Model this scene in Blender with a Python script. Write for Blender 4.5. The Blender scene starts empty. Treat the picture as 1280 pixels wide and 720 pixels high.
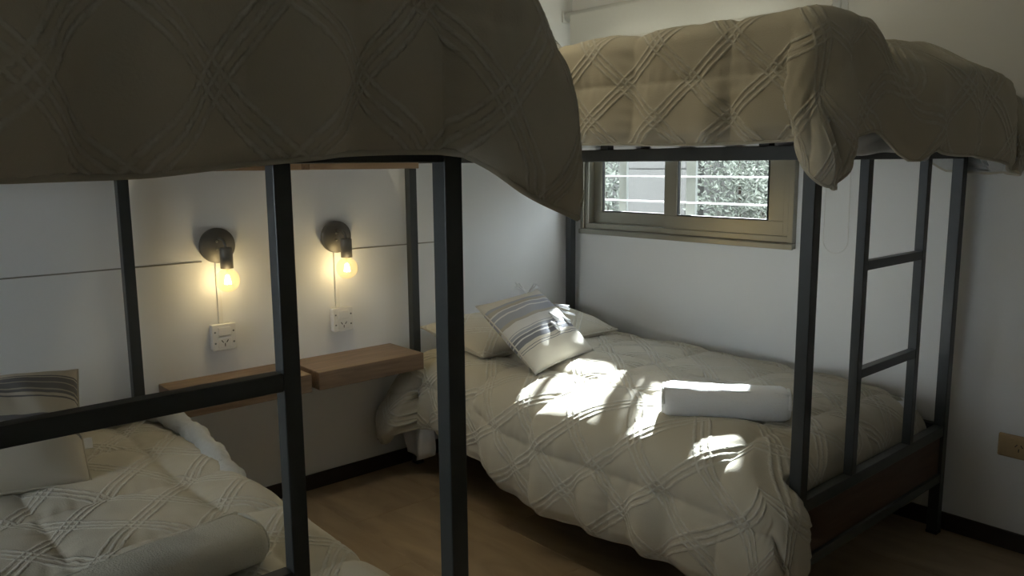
import bpy, bmesh, math, random
import numpy as np
from mathutils import Matrix, Vector

# ------------------------------------------------------------------ camera
scene = bpy.context.scene
COL = scene.collection
CAM_C = Vector((3.1342, -3.1951, 1.4065))
YAW, PITCH, ROLL, FPX = 0.7212, 0.1524, -0.0084, 1015.88
_fw = Vector((-math.cos(YAW)*math.cos(PITCH), math.sin(YAW)*math.cos(PITCH), -math.sin(PITCH)))
_r = _fw.cross(Vector((0, 0, 1))).normalized()
_u = _r.cross(_fw)
_r2 = _r*math.cos(ROLL) + _u*math.sin(ROLL)
_u2 = -_r*math.sin(ROLL) + _u*math.cos(ROLL)
cam_d = bpy.data.cameras.new('camera')
cam = bpy.data.objects.new('camera', cam_d)
COL.objects.link(cam)
cam.matrix_world = Matrix(((_r2.x, _u2.x, -_fw.x, CAM_C.x), (_r2.y, _u2.y, -_fw.y, CAM_C.y),
                           (_r2.z, _u2.z, -_fw.z, CAM_C.z), (0, 0, 0, 1)))
cam_d.sensor_fit = 'HORIZONTAL'
cam_d.sensor_width = 36.0
cam_d.lens = FPX/1280*36.0
cam_d.clip_start = 0.02
scene.camera = cam

# ------------------------------------------------------------------ light
SKY_STRENGTH = 4.0
SUN_STRENGTH = 29.0
SUN_DIR = Vector((0.55, -1.0, -0.715))
LAMP_W = 0.37
CEILING_W = 5.0
scene.view_settings.view_transform = 'Standard'
scene.view_settings.look = 'None'
scene.view_settings.gamma = 1.0
scene.view_settings.use_curve_mapping = False
scene.view_settings.exposure = 0.95

world = bpy.data.worlds.new('sky')
scene.world = world
world.use_nodes = True
wn = world.node_tree
bg = wn.nodes['Background']
bg.inputs['Color'].default_value = (0.86, 0.93, 1.0, 1)
bg.inputs['Strength'].default_value = SKY_STRENGTH

sd = bpy.data.lights.new('sun', 'SUN')
sd.energy = SUN_STRENGTH
sd.angle = math.radians(1.6)
sd.color = (0.93, 0.97, 1.0)
sun = bpy.data.objects.new('sun', sd)
COL.objects.link(sun)
sun.rotation_euler = SUN_DIR.to_track_quat('-Z', 'Y').to_euler()
sun.location = (-2, 5, 5)

# ------------------------------------------------------------------ measures
HX = 0.0319                     # head posts stand this far from the lamp wall
T = 0.0385                      # post tube
ST = 0.0292                     # ladder tube
XF2 = 2.0119                    # outer foot face, bed under the window
XF1 = 1.9832                    # outer foot face, near bed
Y2F, Y2N = -0.0398, -1.1085     # bed under the window, wall side / room side
Y1 = -2.2986                    # near bed, side towards the other bed
W = 1.0687
Y1L = Y1 - W
ZR = 1.409                      # underside of the upper bed rail
ROOM_X, ROOM_Y, ROOM_Z = 4.9, -4.9, 2.62

# ------------------------------------------------------------------ helpers
def tag(o, label=None, cat=None, group=None, kind=None):
    if label: o['label'] = label
    if cat: o['category'] = cat
    if group: o['group'] = group
    if kind: o['kind'] = kind
    return o

def empty(name, loc=(0, 0, 0)):
    o = bpy.data.objects.new(name, None)
    o.empty_display_size = 0.05
    COL.objects.link(o)
    o.location = loc
    return o

def link(name, me, mat=None, parent=None, smooth=False):
    if mat is not None:
        for m in (mat if isinstance(mat, (list, tuple)) else [mat]):
            me.materials.append(m)
    if smooth:
        me.polygons.foreach_set('use_smooth', [True]*len(me.polygons))
    o = bpy.data.objects.new(name, me)
    COL.objects.link(o)
    if parent is not None:
        o.parent = parent
        if not parent.parent:
            o.matrix_parent_inverse = Matrix.Translation(-parent.location) if parent.type == 'EMPTY' else Matrix()
    return o

def finish(bm, name, mat, parent=None, smooth=False):
    bmesh.ops.recalc_face_normals(bm, faces=bm.faces)
    me = bpy.data.meshes.new(name)
    bm.to_mesh(me)
    bm.free()
    return link(name, me, mat, parent, smooth)

def bbox(bm, a, b, bev=0.0, seg=2):
    r = bmesh.ops.create_cube(bm, size=1.0)
    vs = r['verts']
    for v in vs:
        for i in range(3):
            v.co[i] = (a[i]+b[i])/2 + v.co[i]*abs(b[i]-a[i])
    if bev > 0:
        es = list({e for v in vs for e in v.link_edges})
        bmesh.ops.bevel(bm, geom=es, offset=bev, segments=seg, affect='EDGES', profile=0.5)

def box(name, a, b, mat, parent=None, bev=0.002, seg=2):
    bm = bmesh.new()
    bbox(bm, a, b, bev, seg)
    return finish(bm, name, mat, parent)

def tube_bm(bm, pts, rad, sides=8, closed=False, caps=True, flat=1.0):
    pts = [Vector(p) for p in pts]
    n = len(pts)
    rings = []
    prev = None
    for i, p in enumerate(pts):
        a = pts[(i-1) % n] if (closed or i > 0) else p
        b = pts[(i+1) % n] if (closed or i < n-1) else p
        d = (b-a)
        d = d.normalized() if d.length > 1e-9 else Vector((0, 0, 1))
        if prev is None:
            s = d.orthogonal().normalized()
        else:
            s = prev - d*prev.dot(d)
            s = s.normalized() if s.length > 1e-6 else d.orthogonal().normalized()
        prev = s
        t = d.cross(s)
        r = rad[i] if isinstance(rad, (list, tuple)) else rad
        rings.append([bm.verts.new(p + s*(r*math.cos(2*math.pi*k/sides)) + t*(r*flat*math.sin(2*math.pi*k/sides))) for k in range(sides)])
    m = n if closed else n-1
    for i in range(m):
        A, B = rings[i], rings[(i+1) % n]
        for k in range(sides):
            bm.faces.new((A[k], A[(k+1) % sides], B[(k+1) % sides], B[k]))
    if caps and not closed:
        bm.faces.new(list(reversed(rings[0])))
        bm.faces.new(rings[-1])

def tube(name, pts, rad, mat, parent=None, sides=8, closed=False):
    bm = bmesh.new()
    tube_bm(bm, pts, rad, sides, closed)
    return finish(bm, name, mat, parent, True)

def lathe(name, prof, mat, parent=None, origin=(0, 0, 0), axis='Z', n=32, smooth=True):
    """prof: list of (radius, height) along the axis."""
    bm = bmesh.new()
    rings = []
    for r, h in prof:
        if r < 1e-6:
            rings.append([bm.verts.new(axis_pt(0, 0, h, axis, origin))])
        else:
            rings.append([bm.verts.new(axis_pt(r*math.cos(2*math.pi*k/n), r*math.sin(2*math.pi*k/n), h, axis, origin)) for k in range(n)])
    for A, B in zip(rings, rings[1:]):
        for k in range(n):
            k2 = (k+1) % n
            if len(A) == 1 and len(B) == 1: continue
            if len(A) == 1: bm.faces.new((A[0], B[k], B[k2]))
            elif len(B) == 1: bm.faces.new((A[k], A[k2], B[0]))
            else: bm.faces.new((A[k], A[k2], B[k2], B[k]))
    return finish(bm, name, mat, parent, smooth)

def axis_pt(a, b, h, axis, o):
    if axis == 'Z': return (o[0]+a, o[1]+b, o[2]+h)
    if axis == 'X': return (o[0]+h, o[1]+a, o[2]+b)
    return (o[0]+a, o[1]+h, o[2]+b)

# ------------------------------------------------------------------ materials
def mat(name, color, rough=0.6, metal=0.0, noise=None, bump=None, spec=0.5):
    m = bpy.data.materials.new(name)
    m.use_nodes = True
    nt = m.node_tree
    b = nt.nodes['Principled BSDF']
    b.inputs['Base Color'].default_value = (*color, 1)
    b.inputs['Roughness'].default_value = rough
    b.inputs['Metallic'].default_value = metal
    b.inputs['Specular IOR Level'].default_value = spec
    tc = nt.nodes.new('ShaderNodeTexCoord')
    if noise:
        sc, amt = noise
        n = nt.nodes.new('ShaderNodeTexNoise')
        n.inputs['Scale'].default_value = sc
        n.inputs['Detail'].default_value = 4
        nt.links.new(tc.outputs['Object'], n.inputs['Vector'])
        mx = nt.nodes.new('ShaderNodeMix'); mx.data_type = 'RGBA'
        mx.inputs[6].default_value = (*[c*(1-amt) for c in color], 1)
        mx.inputs[7].default_value = (*[min(1, c*(1+amt)) for c in color], 1)
        nt.links.new(n.outputs['Fac'], mx.inputs[0])
        nt.links.new(mx.outputs[2], b.inputs['Base Color'])
    if bump:
        sc, st, di = bump
        n = nt.nodes.new('ShaderNodeTexNoise')
        n.inputs['Scale'].default_value = sc
        n.inputs['Detail'].default_value = 5
        nt.links.new(tc.outputs['Object'], n.inputs['Vector'])
        bp = nt.nodes.new('ShaderNodeBump')
        bp.inputs['Strength'].default_value = st
        bp.inputs['Distance'].default_value = di
        nt.links.new(n.outputs['Fac'], bp.inputs['Height'])
        nt.links.new(bp.outputs['Normal'], b.inputs['Normal'])
    return m

def wood_mat(name, c1, c2, rough=0.5, scale=(3, 40, 40)):
    m = bpy.data.materials.new(name); m.use_nodes = True
    nt = m.node_tree; b = nt.nodes['Principled BSDF']
    b.inputs['Roughness'].default_value = rough
    tc = nt.nodes.new('ShaderNodeTexCoord')
    mp = nt.nodes.new('ShaderNodeMapping'); mp.inputs['Scale'].default_value = scale
    n = nt.nodes.new('ShaderNodeTexNoise'); n.inputs['Scale'].default_value = 1.0; n.inputs['Detail'].default_value = 6; n.inputs['Distortion'].default_value = 1.2
    rp = nt.nodes.new('ShaderNodeValToRGB')
    rp.color_ramp.elements[0].position = 0.3; rp.color_ramp.elements[0].color = (*c1, 1)
    rp.color_ramp.elements[1].position = 0.75; rp.color_ramp.elements[1].color = (*c2, 1)
    nt.links.new(tc.outputs['Object'], mp.inputs['Vector']); nt.links.new(mp.outputs['Vector'], n.inputs['Vector'])
    nt.links.new(n.outputs['Fac'], rp.inputs['Fac']); nt.links.new(rp.outputs['Color'], b.inputs['Base Color'])
    bp = nt.nodes.new('ShaderNodeBump'); bp.inputs['Strength'].default_value = 0.15; bp.inputs['Distance'].default_value = 0.002
    nt.links.new(n.outputs['Fac'], bp.inputs['Height']); nt.links.new(bp.outputs['Normal'], b.inputs['Normal'])
    return m

def quilt_mat(name, base, tuft):
    m = bpy.data.materials.new(name); m.use_nodes = True
    nt = m.node_tree; b = nt.nodes['Principled BSDF']
    b.inputs['Roughness'].default_value = 0.9
    b.inputs['Specular IOR Level'].default_value = 0.15
    b.inputs['Sheen Weight'].default_value = 0.15
    def mth(op, a, c=None, d=None):
        n = nt.nodes.new('ShaderNodeMath'); n.operation = op
        for k, v in enumerate((a, c, d)):
            if v is None: continue
            if isinstance(v, (int, float)): n.inputs[k].default_value = v
            else: nt.links.new(v, n.inputs[k])
        return n.outputs[0]
    uv = nt.nodes.new('ShaderNodeUVMap')
    fz = nt.nodes.new('ShaderNodeTexNoise'); fz.inputs['Scale'].default_value = 120; fz.inputs['Detail'].default_value = 2
    nt.links.new(uv.outputs['UV'], fz.inputs['Vector'])
    sp = nt.nodes.new('ShaderNodeSeparateXYZ'); nt.links.new(uv.outputs['UV'], sp.inputs[0])
    su = mth('MULTIPLY', sp.outputs[0], 1/0.27); tv = mth('MULTIPLY', sp.outputs[1], 1/0.23)
    jit = mth('MULTIPLY_ADD', fz.outputs['Fac'], 0.030, -0.015)
    masks = []
    for w in (mth('ADD', su, tv), mth('SUBTRACT', su, tv)):
        d = mth('ABSOLUTE', mth('SUBTRACT', mth('FRACT', mth('ADD', w, jit)), 0.5))
        e = mth('ABSOLUTE', mth('SUBTRACT', d, 0.105))
        mr = nt.nodes.new('ShaderNodeMapRange'); mr.interpolation_type = 'SMOOTHSTEP'
        mr.inputs['From Min'].default_value = 0.034; mr.inputs['From Max'].default_value = 0.008
        nt.links.new(mth('MINIMUM', d, e), mr.inputs['Value'])
        masks.append(mr.outputs[0])
    mk = mth('MAXIMUM', *masks)
    n2 = nt.nodes.new('ShaderNodeTexNoise'); n2.inputs['Scale'].default_value = 45; n2.inputs['Detail'].default_value = 3
    nt.links.new(uv.outputs['UV'], n2.inputs['Vector'])
    br = nt.nodes.new('ShaderNodeMapRange'); br.inputs['From Min'].default_value = 0.35; br.inputs['From Max'].default_value = 0.6; br.inputs['To Min'].default_value = 0.35
    nt.links.new(n2.outputs['Fac'], br.inputs['Value'])
    mk = mth('MULTIPLY', mk, br.outputs[0])
    mx = nt.nodes.new('ShaderNodeMix'); mx.data_type = 'RGBA'
    mx.inputs[6].default_value = (*base, 1); mx.inputs[7].default_value = (*tuft, 1)
    nt.links.new(mk, mx.inputs[0])
    nt.links.new(mx.outputs[2], b.inputs['Base Color'])
    n = nt.nodes.new('ShaderNodeTexNoise'); n.inputs['Scale'].default_value = 260; n.inputs['Detail'].default_value = 3
    nt.links.new(uv.outputs['UV'], n.inputs['Vector'])
    hgt = mth('MULTIPLY_ADD', n.outputs['Fac'], 0.22, mk)
    bp = nt.nodes.new('ShaderNodeBump'); bp.inputs['Strength'].default_value = 0.85; bp.inputs['Distance'].default_value = 0.0042
    nt.links.new(hgt, bp.inputs['Height']); nt.links.new(bp.outputs['Normal'], b.inputs['Normal'])
    return m

def glass_mat(name, tint=(1, 1, 1), rough=0.0, edge=0.8):
    m = bpy.data.materials.new(name); m.use_nodes = True
    nt = m.node_tree; nt.nodes.remove(nt.nodes['Principled BSDF'])
    out = nt.nodes['Material Output']
    tr = nt.nodes.new('ShaderNodeBsdfTransparent'); tr.inputs['Color'].default_value = (*tint, 1)
    gl = nt.nodes.new('ShaderNodeBsdfGlossy'); gl.inputs['Roughness'].default_value = rough
    lw = nt.nodes.new('ShaderNodeLayerWeight'); lw.inputs['Blend'].default_value = 0.5
    pw = nt.nodes.new('ShaderNodeMath'); pw.operation = 'POWER'; pw.inputs[1].default_value = 4.0
    fr = nt.nodes.new('ShaderNodeMath'); fr.operation = 'MULTIPLY_ADD'; fr.inputs[1].default_value = edge; fr.inputs[2].default_value = 0.03
    nt.links.new(lw.outputs['Facing'], pw.inputs[0]); nt.links.new(pw.outputs[0], fr.inputs[0])
    mx = nt.nodes.new('ShaderNodeMixShader')
    nt.links.new(fr.outputs[0], mx.inputs['Fac']); nt.links.new(tr.outputs[0], mx.inputs[1]); nt.links.new(gl.outputs[0], mx.inputs[2])
    nt.links.new(mx.outputs[0], out.inputs['Surface'])
    return m

def emit_mat(name, color, strength):
    m = bpy.data.materials.new(name); m.use_nodes = True
    nt = m.node_tree; b = nt.nodes['Principled BSDF']
    b.inputs['Emission Color'].default_value = (*color, 1)
    b.inputs['Emission Strength'].default_value = strength
    return m

def stripe_mat(name, base, bands, axis=1, weave=420):
    """bands: list of (start, colour) along the UV axis."""
    m = bpy.data.materials.new(name); m.use_nodes = True
    nt = m.node_tree; b = nt.nodes['Principled BSDF']
    b.inputs['Roughness'].default_value = 0.9; b.inputs['Specular IOR Level'].default_value = 0.15
    uv = nt.nodes.new('ShaderNodeUVMap')
    n0 = nt.nodes.new('ShaderNodeTexNoise'); n0.inputs['Scale'].default_value = 5
    nt.links.new(uv.outputs['UV'], n0.inputs['Vector'])
    sp = nt.nodes.new('ShaderNodeSeparateXYZ'); nt.links.new(uv.outputs['UV'], sp.inputs[0])
    ad = nt.nodes.new('ShaderNodeMath'); ad.operation = 'MULTIPLY_ADD'; ad.inputs[1].default_value = 0.035
    nt.links.new(n0.outputs['Fac'], ad.inputs[0]); nt.links.new(sp.outputs[axis], ad.inputs[2])
    rp = nt.nodes.new('ShaderNodeValToRGB'); cr = rp.color_ramp; cr.interpolation = 'CONSTANT'
    cr.elements[0].position = 0; cr.elements[0].color = (*base, 1)
    cr.elements[1].position = bands[0][0]; cr.elements[1].color = (*bands[0][1], 1)
    for pos, c in bands[1:]:
        e = cr.elements.new(pos); e.color = (*c, 1)
    nt.links.new(ad.outputs[0], rp.inputs['Fac'])
    nt.links.new(rp.outputs['Color'], b.inputs['Base Color'])
    n = nt.nodes.new('ShaderNodeTexNoise'); n.inputs['Scale'].default_value = weave
    nt.links.new(uv.outputs['UV'], n.inputs['Vector'])
    bp = nt.nodes.new('ShaderNodeBump'); bp.inputs['Strength'].default_value = 0.3; bp.inputs['Distance'].default_value = 0.001
    nt.links.new(n.outputs['Fac'], bp.inputs['Height']); nt.links.new(bp.outputs['Normal'], b.inputs['Normal'])
    return m

M_WALL = mat('white_wall_paint', (0.80, 0.805, 0.80), 0.85, noise=(2.0, 0.03), bump=(60, 0.06, 0.002), spec=0.2)
M_CEIL = mat('ceiling_paint', (0.80, 0.80, 0.78), 0.9, bump=(40, 0.05, 0.002))
M_BASE = mat('dark_baseboard', (0.030, 0.022, 0.017), 0.45, noise=(30, 0.25))
M_TILE = wood_mat('brown_floor_tile', (0.31, 0.23, 0.15), (0.50, 0.39, 0.265), 0.40, (2.0, 7, 7))
M_GROUT = mat('grout', (0.42, 0.34, 0.25), 0.9)
M_STEEL = mat('black_steel', (0.036, 0.041, 0.041), 0.36, noise=(25, 0.2), bump=(220, 0.08, 0.001))
M_BOARD = wood_mat('dark_brown_board', (0.045, 0.022, 0.012), (0.085, 0.045, 0.026), 0.55, (30, 3, 30))
M_SLAT = wood_mat('bed_slat_wood', (0.20, 0.12, 0.06), (0.33, 0.22, 0.13), 0.6, (30, 3, 30))
M_SHELF = wood_mat('brown_shelf_wood', (0.15, 0.095, 0.058), (0.27, 0.185, 0.12), 0.45, (40, 3, 40))
M_ALU = mat('bronze_aluminium', (0.33, 0.318, 0.265), 0.30, 0.75, noise=(6, 0.06))
M_RUBBER = mat('black_rubber', (0.02, 0.02, 0.02), 0.7)
M_GLASS = glass_mat('window_glass', (0.93, 0.95, 0.95))
M_BULB = glass_mat('amber_bulb_glass', (0.99, 0.95, 0.84), 0.0, 0.35)
_nt = M_BULB.node_tree; _o = _nt.nodes['Material Output']; _prev = _o.inputs['Surface'].links[0].from_socket
_tl = _nt.nodes.new('ShaderNodeBsdfTranslucent'); _tl.inputs['Color'].default_value = (1.0, 0.86, 0.55, 1)
_mx = _nt.nodes.new('ShaderNodeMixShader'); _mx.inputs['Fac'].default_value = 0.05
_nt.links.new(_prev, _mx.inputs[1]); _nt.links.new(_tl.outputs[0], _mx.inputs[2]); _nt.links.new(_mx.outputs[0], _o.inputs['Surface'])
M_FIL = emit_mat('glowing_filament', (1.0, 0.80, 0.42), 26)
M_LAMP = mat('dark_grey_metal', (0.13, 0.122, 0.105), 0.5, 0.2, noise=(40, 0.1))
M_PLASTIC = mat('white_plastic', (0.74, 0.73, 0.70), 0.4, noise=(3, 0.02))
M_PLASTIC_Y = mat('yellowed_plastic', (0.42, 0.30, 0.15), 0.4, noise=(8, 0.05))
M_SLOT = mat('socket_slot', (0.02, 0.02, 0.02), 0.6)
M_BLIND = mat('white_blind_fabric', (0.66, 0.66, 0.63), 0.7, noise=(80, 0.03))
M_SHEET = mat('white_sheet', (0.74, 0.75, 0.77), 0.9, bump=(9, 0.4, 0.02), spec=0.1)
M_MATT = mat('mattress_ticking', (0.72, 0.73, 0.75), 0.9, noise=(20, 0.04), bump=(30, 0.2, 0.005))
M_QUILT = quilt_mat('beige_tufted_quilt', (0.52, 0.480, 0.385), (0.59, 0.57, 0.50))
M_BACK = mat('quilt_reverse', (0.52, 0.53, 0.52), 0.9, noise=(60, 0.10), bump=(38, 0.8, 0.010), spec=0.1)
M_PIPE = mat('quilt_piping', (0.47, 0.44, 0.36), 0.9, spec=0.1)
M_TOWEL = mat('white_terry_towel', (0.88, 0.89, 0.90), 0.95, bump=(260, 0.9, 0.004), spec=0.05)
M_TOWEL2 = mat('cream_ribbed_towel', (0.56, 0.54, 0.47), 0.95, bump=(260, 0.8, 0.003), spec=0.05)
M_CONC = mat('garden_wall_render', (0.115, 0.112, 0.105), 0.9, noise=(7, 0.12), bump=(30, 0.3, 0.01))
M_GROUND = mat('paved_yard', (0.18, 0.175, 0.165), 0.9, noise=(4, 0.15))
M_LEAF = mat('hedge_leaf', (0.21, 0.23, 0.195), 0.6, noise=(9, 0.6))
M_WHITEBAR = mat('white_grille_paint', (0.80, 0.80, 0.80), 0.5)
M_GREYBAR = mat('grey_grille_paint', (0.20, 0.21, 0.20), 0.5)

CB = (0.56, 0.53, 0.46); CD = (0.19, 0.195, 0.215); CG = (0.34, 0.35, 0.38); CW = (0.62, 0.61, 0.59); CN = (0.40, 0.37, 0.31)
M_CUSH = stripe_mat('striped_cushion_fabric', CB, [(0.255, CD), (0.262, CB), (0.285, CD), (0.292, CB), (0.33, CD), (0.385, CW), (0.40, CD), (0.432, CW), (0.442, CG), (0.475, CW), (0.49, CG), (0.50, CW),
                   (0.60, CN), (0.64, CG), (0.73, CW), (0.745, CG), (0.79, CW), (0.805, CN), (0.85, CG), (0.885, CB)])
CB1 = (0.50, 0.46, 0.38); CG1 = (0.16, 0.155, 0.155)
M_CUSH1 = stripe_mat('striped_cushion_fabric_dark', CB1, [(0.36, CG1), (0.40, CB1), (0.43, CN), (0.455, CG1), (0.50, CB1), (0.66, CG1), (0.672, CB1), (0.70, CG1), (0.73, CN), (0.745, CG1), (0.805, CN), (0.82, CG1), (0.875, CB1), (0.885, CG1), (0.90, CB1)])

# ------------------------------------------------------------------ room shell
def structure(o): o['kind'] = 'structure'; return o

floor = structure(box('floor', (-0.1, ROOM_Y-0.1, -0.10), (ROOM_X+0.1, 0.1, -0.0013), M_GROUT, bev=0))
TW, TL, J = 0.425, 0.85, 0.0035
tile_cache = {}
row = 0
y = -1.243 + 3*TW
while y > ROOM_Y:
    x = 0.0 - (0.42 if row % 2 else 0.0)
    while x < ROOM_X:
        x0, x1 = max(x, 0.0)+J/2, min(x+TL, ROOM_X)-J/2
        y1_, y0_ = min(y, 0.0)-J/2, max(y-TW, ROOM_Y)+J/2
        if x1-x0 > 0.02 and y1_-y0_ > 0.02:
            key = (round(x1-x0, 3), round(y1_-y0_, 3))
            if key not in tile_cache:
                bm = bmesh.new()
                bbox(bm, (-key[0]/2, -key[1]/2, -0.006), (key[0]/2, key[1]/2, 0.0), 0.0012, 1)
                bmesh.ops.recalc_face_normals(bm, faces=bm.faces)
                me = bpy.data.meshes.new('floor_tile'); bm.to_mesh(me); bm.free()
                me.materials.append(M_TILE); tile_cache[key] = me
            t = bpy.data.objects.new('floor_tile', tile_cache[key]); COL.objects.link(t)
            t.location = ((x0+x1)/2, (y0_+y1_)/2, 0); t.parent = floor
        x += TL
    y -= TW; row += 1

structure(box('wall_left', (-0.12, ROOM_Y-0.1, -0.01), (0, 0.12, ROOM_Z), M_WALL, bev=0))
structure(box('wall_right', (ROOM_X, ROOM_Y-0.1, -0.01), (ROOM_X+0.12, 0.12, ROOM_Z), M_WALL, bev=0))
FX0, FX1, FZ0, FZ1 = 0.2, 1.75, 0.95, 1.72             # unseen window opening behind the camera, added to let in fill daylight
bm = bmesh.new()
for a, b in (((-0.1, ROOM_Y-0.12, -0.01), (FX0, ROOM_Y, ROOM_Z)), ((FX1, ROOM_Y-0.12, -0.01), (ROOM_X+0.1, ROOM_Y, ROOM_Z)),
             ((FX0, ROOM_Y-0.12, -0.01), (FX1, ROOM_Y, FZ0)), ((FX0, ROOM_Y-0.12, FZ1), (FX1, ROOM_Y, ROOM_Z))):
    bbox(bm, a, b)
structure(finish(bm, 'wall_front', M_WALL))
structure(box('ceiling', (-0.1, ROOM_Y-0.1, ROOM_Z), (ROOM_X+0.1, 0.12, ROOM_Z+0.1), M_CEIL, bev=0))
WX0, WX1, WZ0, WZ1 = 0.093, 1.338, 1.033, 2.13       # window frame, outer edges
bm = bmesh.new()
for a, b in (((0, 0, -0.01), (WX0+0.02, 0.12, ROOM_Z)), ((WX1-0.02, 0, -0.01), (ROOM_X, 0.12, ROOM_Z)),
             ((WX0+0.02, 0, -0.01), (WX1-0.02, 0.12, WZ0+0.02)), ((WX0+0.02, 0, WZ1-0.02), (WX1-0.02, 0.12, ROOM_Z))):
    bbox(bm, a, b)
structure(finish(bm, 'wall_back', M_WALL))
BH, BD = 0.069, 0.0113
structure(box('baseboard_left', (0.0, ROOM_Y, 0.0), (BD, 0, BH), M_BASE, bev=0.003))
structure(box('baseboard_back', (BD, -BD, 0.0), (ROOM_X, 0, BH), M_BASE, bev=0.003))

# ------------------------------------------------------------------ window
win = empty('window_1', (0.7, 0, WZ0)); structure(win)
def frame_rect(name, x0, x1, z0, z1, w, y0, y1, parent, m=M_ALU, bev=0.003, wb=None):
    wb = wb or w
    for a, b in (((x0, y0, z0), (x1, y1, z0+wb)), ((x0, y0, z1-w), (x1, y1, z1)),
                 ((x0, y0, z0+wb), (x0+w, y1, z1-w)), ((x1-w, y0, z0+wb), (x1, y1, z1-w))):
        box(name, a, b, m, parent, bev)
frame_rect('outer_frame', WX0, WX1, WZ0, WZ1, 0.026, -0.030, 0.06, win)
frame_rect('inner_frame', WX0+0.026, WX1-0.026, WZ0+0.026, WZ1-0.026, 0.028, -0.020, 0.06, win)
box('sill_rail', (WX0-0.004, -0.038, WZ0-0.002), (WX1+0.004, -0.028, WZ0+0.022), M_ALU, win, 0.002)
s1 = empty('sash_frame', (0.42, 0.02, WZ0+0.05)); s1.parent = win; s1.matrix_parent_inverse = Matrix.Translation(-win.location)
def sash(parent_loc_name, x0, x1, y0, y1, wl, wr, gz0):
    z0, z1 = WZ0+0.045, WZ1-0.045
    bm = bmesh.new()
    bbox(bm, (x0, y0, z0), (x1, y1, gz0), 0.003); bbox(bm, (x0, y0, z1-0.06), (x1, y1, z1), 0.003)
    bbox(bm, (x0, y0, gz0-0.002), (x0+wl, y1, z1-0.058), 0.003); bbox(bm, (x1-wr, y0, gz0-0.002), (x1, y1, z1-0.058), 0.003)
    f = finish(bm, 'sash', M_ALU, win)
    ym = (y0+y1)/2
    g = box('pane', (x0+wl-0.004, ym-0.002, gz0-0.004), (x1-wr+0.004, ym+0.002, z1-0.056), M_GLASS, None, 0)
    g.parent = f
    bm = bmesh.new()
    for a, b in (((x0+wl, y0-0.001, gz0), (x0+wl+0.006, ym, z1-0.06)), ((x1-wr-0.006, y0-0.001, gz0), (x1-wr, ym, z1-0.06)),
                 ((x0+wl+0.006, y0-0.001, gz0), (x1-wr-0.006, ym, gz0+0.005))):
        bbox(bm, a, b)
    k = finish(bm, 'gasket', M_RUBBER); k.parent = f
bpy.data.objects.remove(s1)
sash('', 0.140, 0.695, 0.022, 0.046, 0.066, 0.045, 1.150)
sash('', 0.640, 1.290, -0.012, 0.014, 0.080, 0.082, 1.150)

FXM = (FX0+FX1)/2
fill_win = empty('fill_window', (FXM, ROOM_Y, FZ0)); structure(fill_win)  # window out of view, added only for its fill light
frame_rect('outer_frame', FX0, FX1, FZ0, FZ1, 0.05, ROOM_Y-0.08, ROOM_Y+0.01, fill_win)
box('mullion', (FXM-0.03, ROOM_Y-0.06, FZ0+0.05), (FXM+0.03, ROOM_Y-0.01, FZ1-0.05), M_ALU, fill_win)
for xa, xb in ((FX0+0.05, FXM-0.03), (FXM+0.03, FX1-0.05)):
    box('pane', (xa, ROOM_Y-0.04, FZ0+0.05), (xb, ROOM_Y-0.036, FZ1-0.05), M_GLASS, fill_win, 0)

# roller blind, rolled almost up
bl = empty('roller_blind', (0.75, -0.03, 2.04))
tag(bl, 'white roller blind rolled up above the window with a hanging pull chain', 'blind')
lathe('roller', [(0, 0), (0.022, 0), (0.022, 1.49), (0, 1.49)], M_BLIND, bl, (0.018, -0.055, 2.16), 'X', 24)
for x in (0.006, 1.510):
    box('bracket', (x, -0.082, 2.13), (x+0.008, 0.0, 2.19), M_PLASTIC, bl, 0.002)
box('blind_fabric', (0.060, -0.0772, 2.002), (1.49, -0.0757, 2.160), M_BLIND, bl, 0)
box('bottom_bar', (0.060, -0.081, 1.990), (1.49, -0.071, 2.006), M_PLASTIC, bl, 0.003)
ch = []
for k in range(25):
    a = math.pi*k/24
    ch.append((1.5195 - 0.053*math.cos(a), -0.012, 1.085 - 0.055*math.sin(a)))
ch = [(1.508, -0.03, 2.16), (1.470, -0.014, 1.5)] + ch + [(1.568, -0.014, 1.5), (1.517, -0.03, 2.16)]
tube('pull_chain', ch, 0.0013, M_PLASTIC, bl, 6)

# ------------------------------------------------------------------ outside
structure(box('ground', (-14, -16, -0.3), (14, 14, -0.12), M_GROUND, bev=0))
gr = empty('window_grille', (0.7, 0.15, 1.0)); tag(gr, 'white horizontal security bars on grey uprights outside the window', 'grille')
for x0, x1, m in ((0.040, 0.085, M_WHITEBAR), (0.200, 0.252, M_GREYBAR), (0.640, 0.698, M_GREYBAR), (1.33, 1.385, M_GREYBAR)):
    box('upright', (x0, 0.160, 0.98), (x1, 0.178, 2.2), m, gr, 0.002)
z = 1.077
while z < 2.18:
    box('grille_bar', (0.02, 0.148, z-0.004), (1.40, 0.156, z+0.004), M_WHITEBAR, gr, 0.002)
    z += 0.128
pil = empty('garden_wall', (-0.6, 1.5, -0.05)); tag(pil, 'pale rendered block wall seen through the window between hedges', 'wall')
for k in range(8):
    z0 = -0.05 + k*0.235
    box('block', (-0.95, 1.5+0.006*(k % 2), z0), (-0.36, 1.72, z0+0.228), M_CONC, pil, 0.006)
rnd = random.Random(4)
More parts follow.
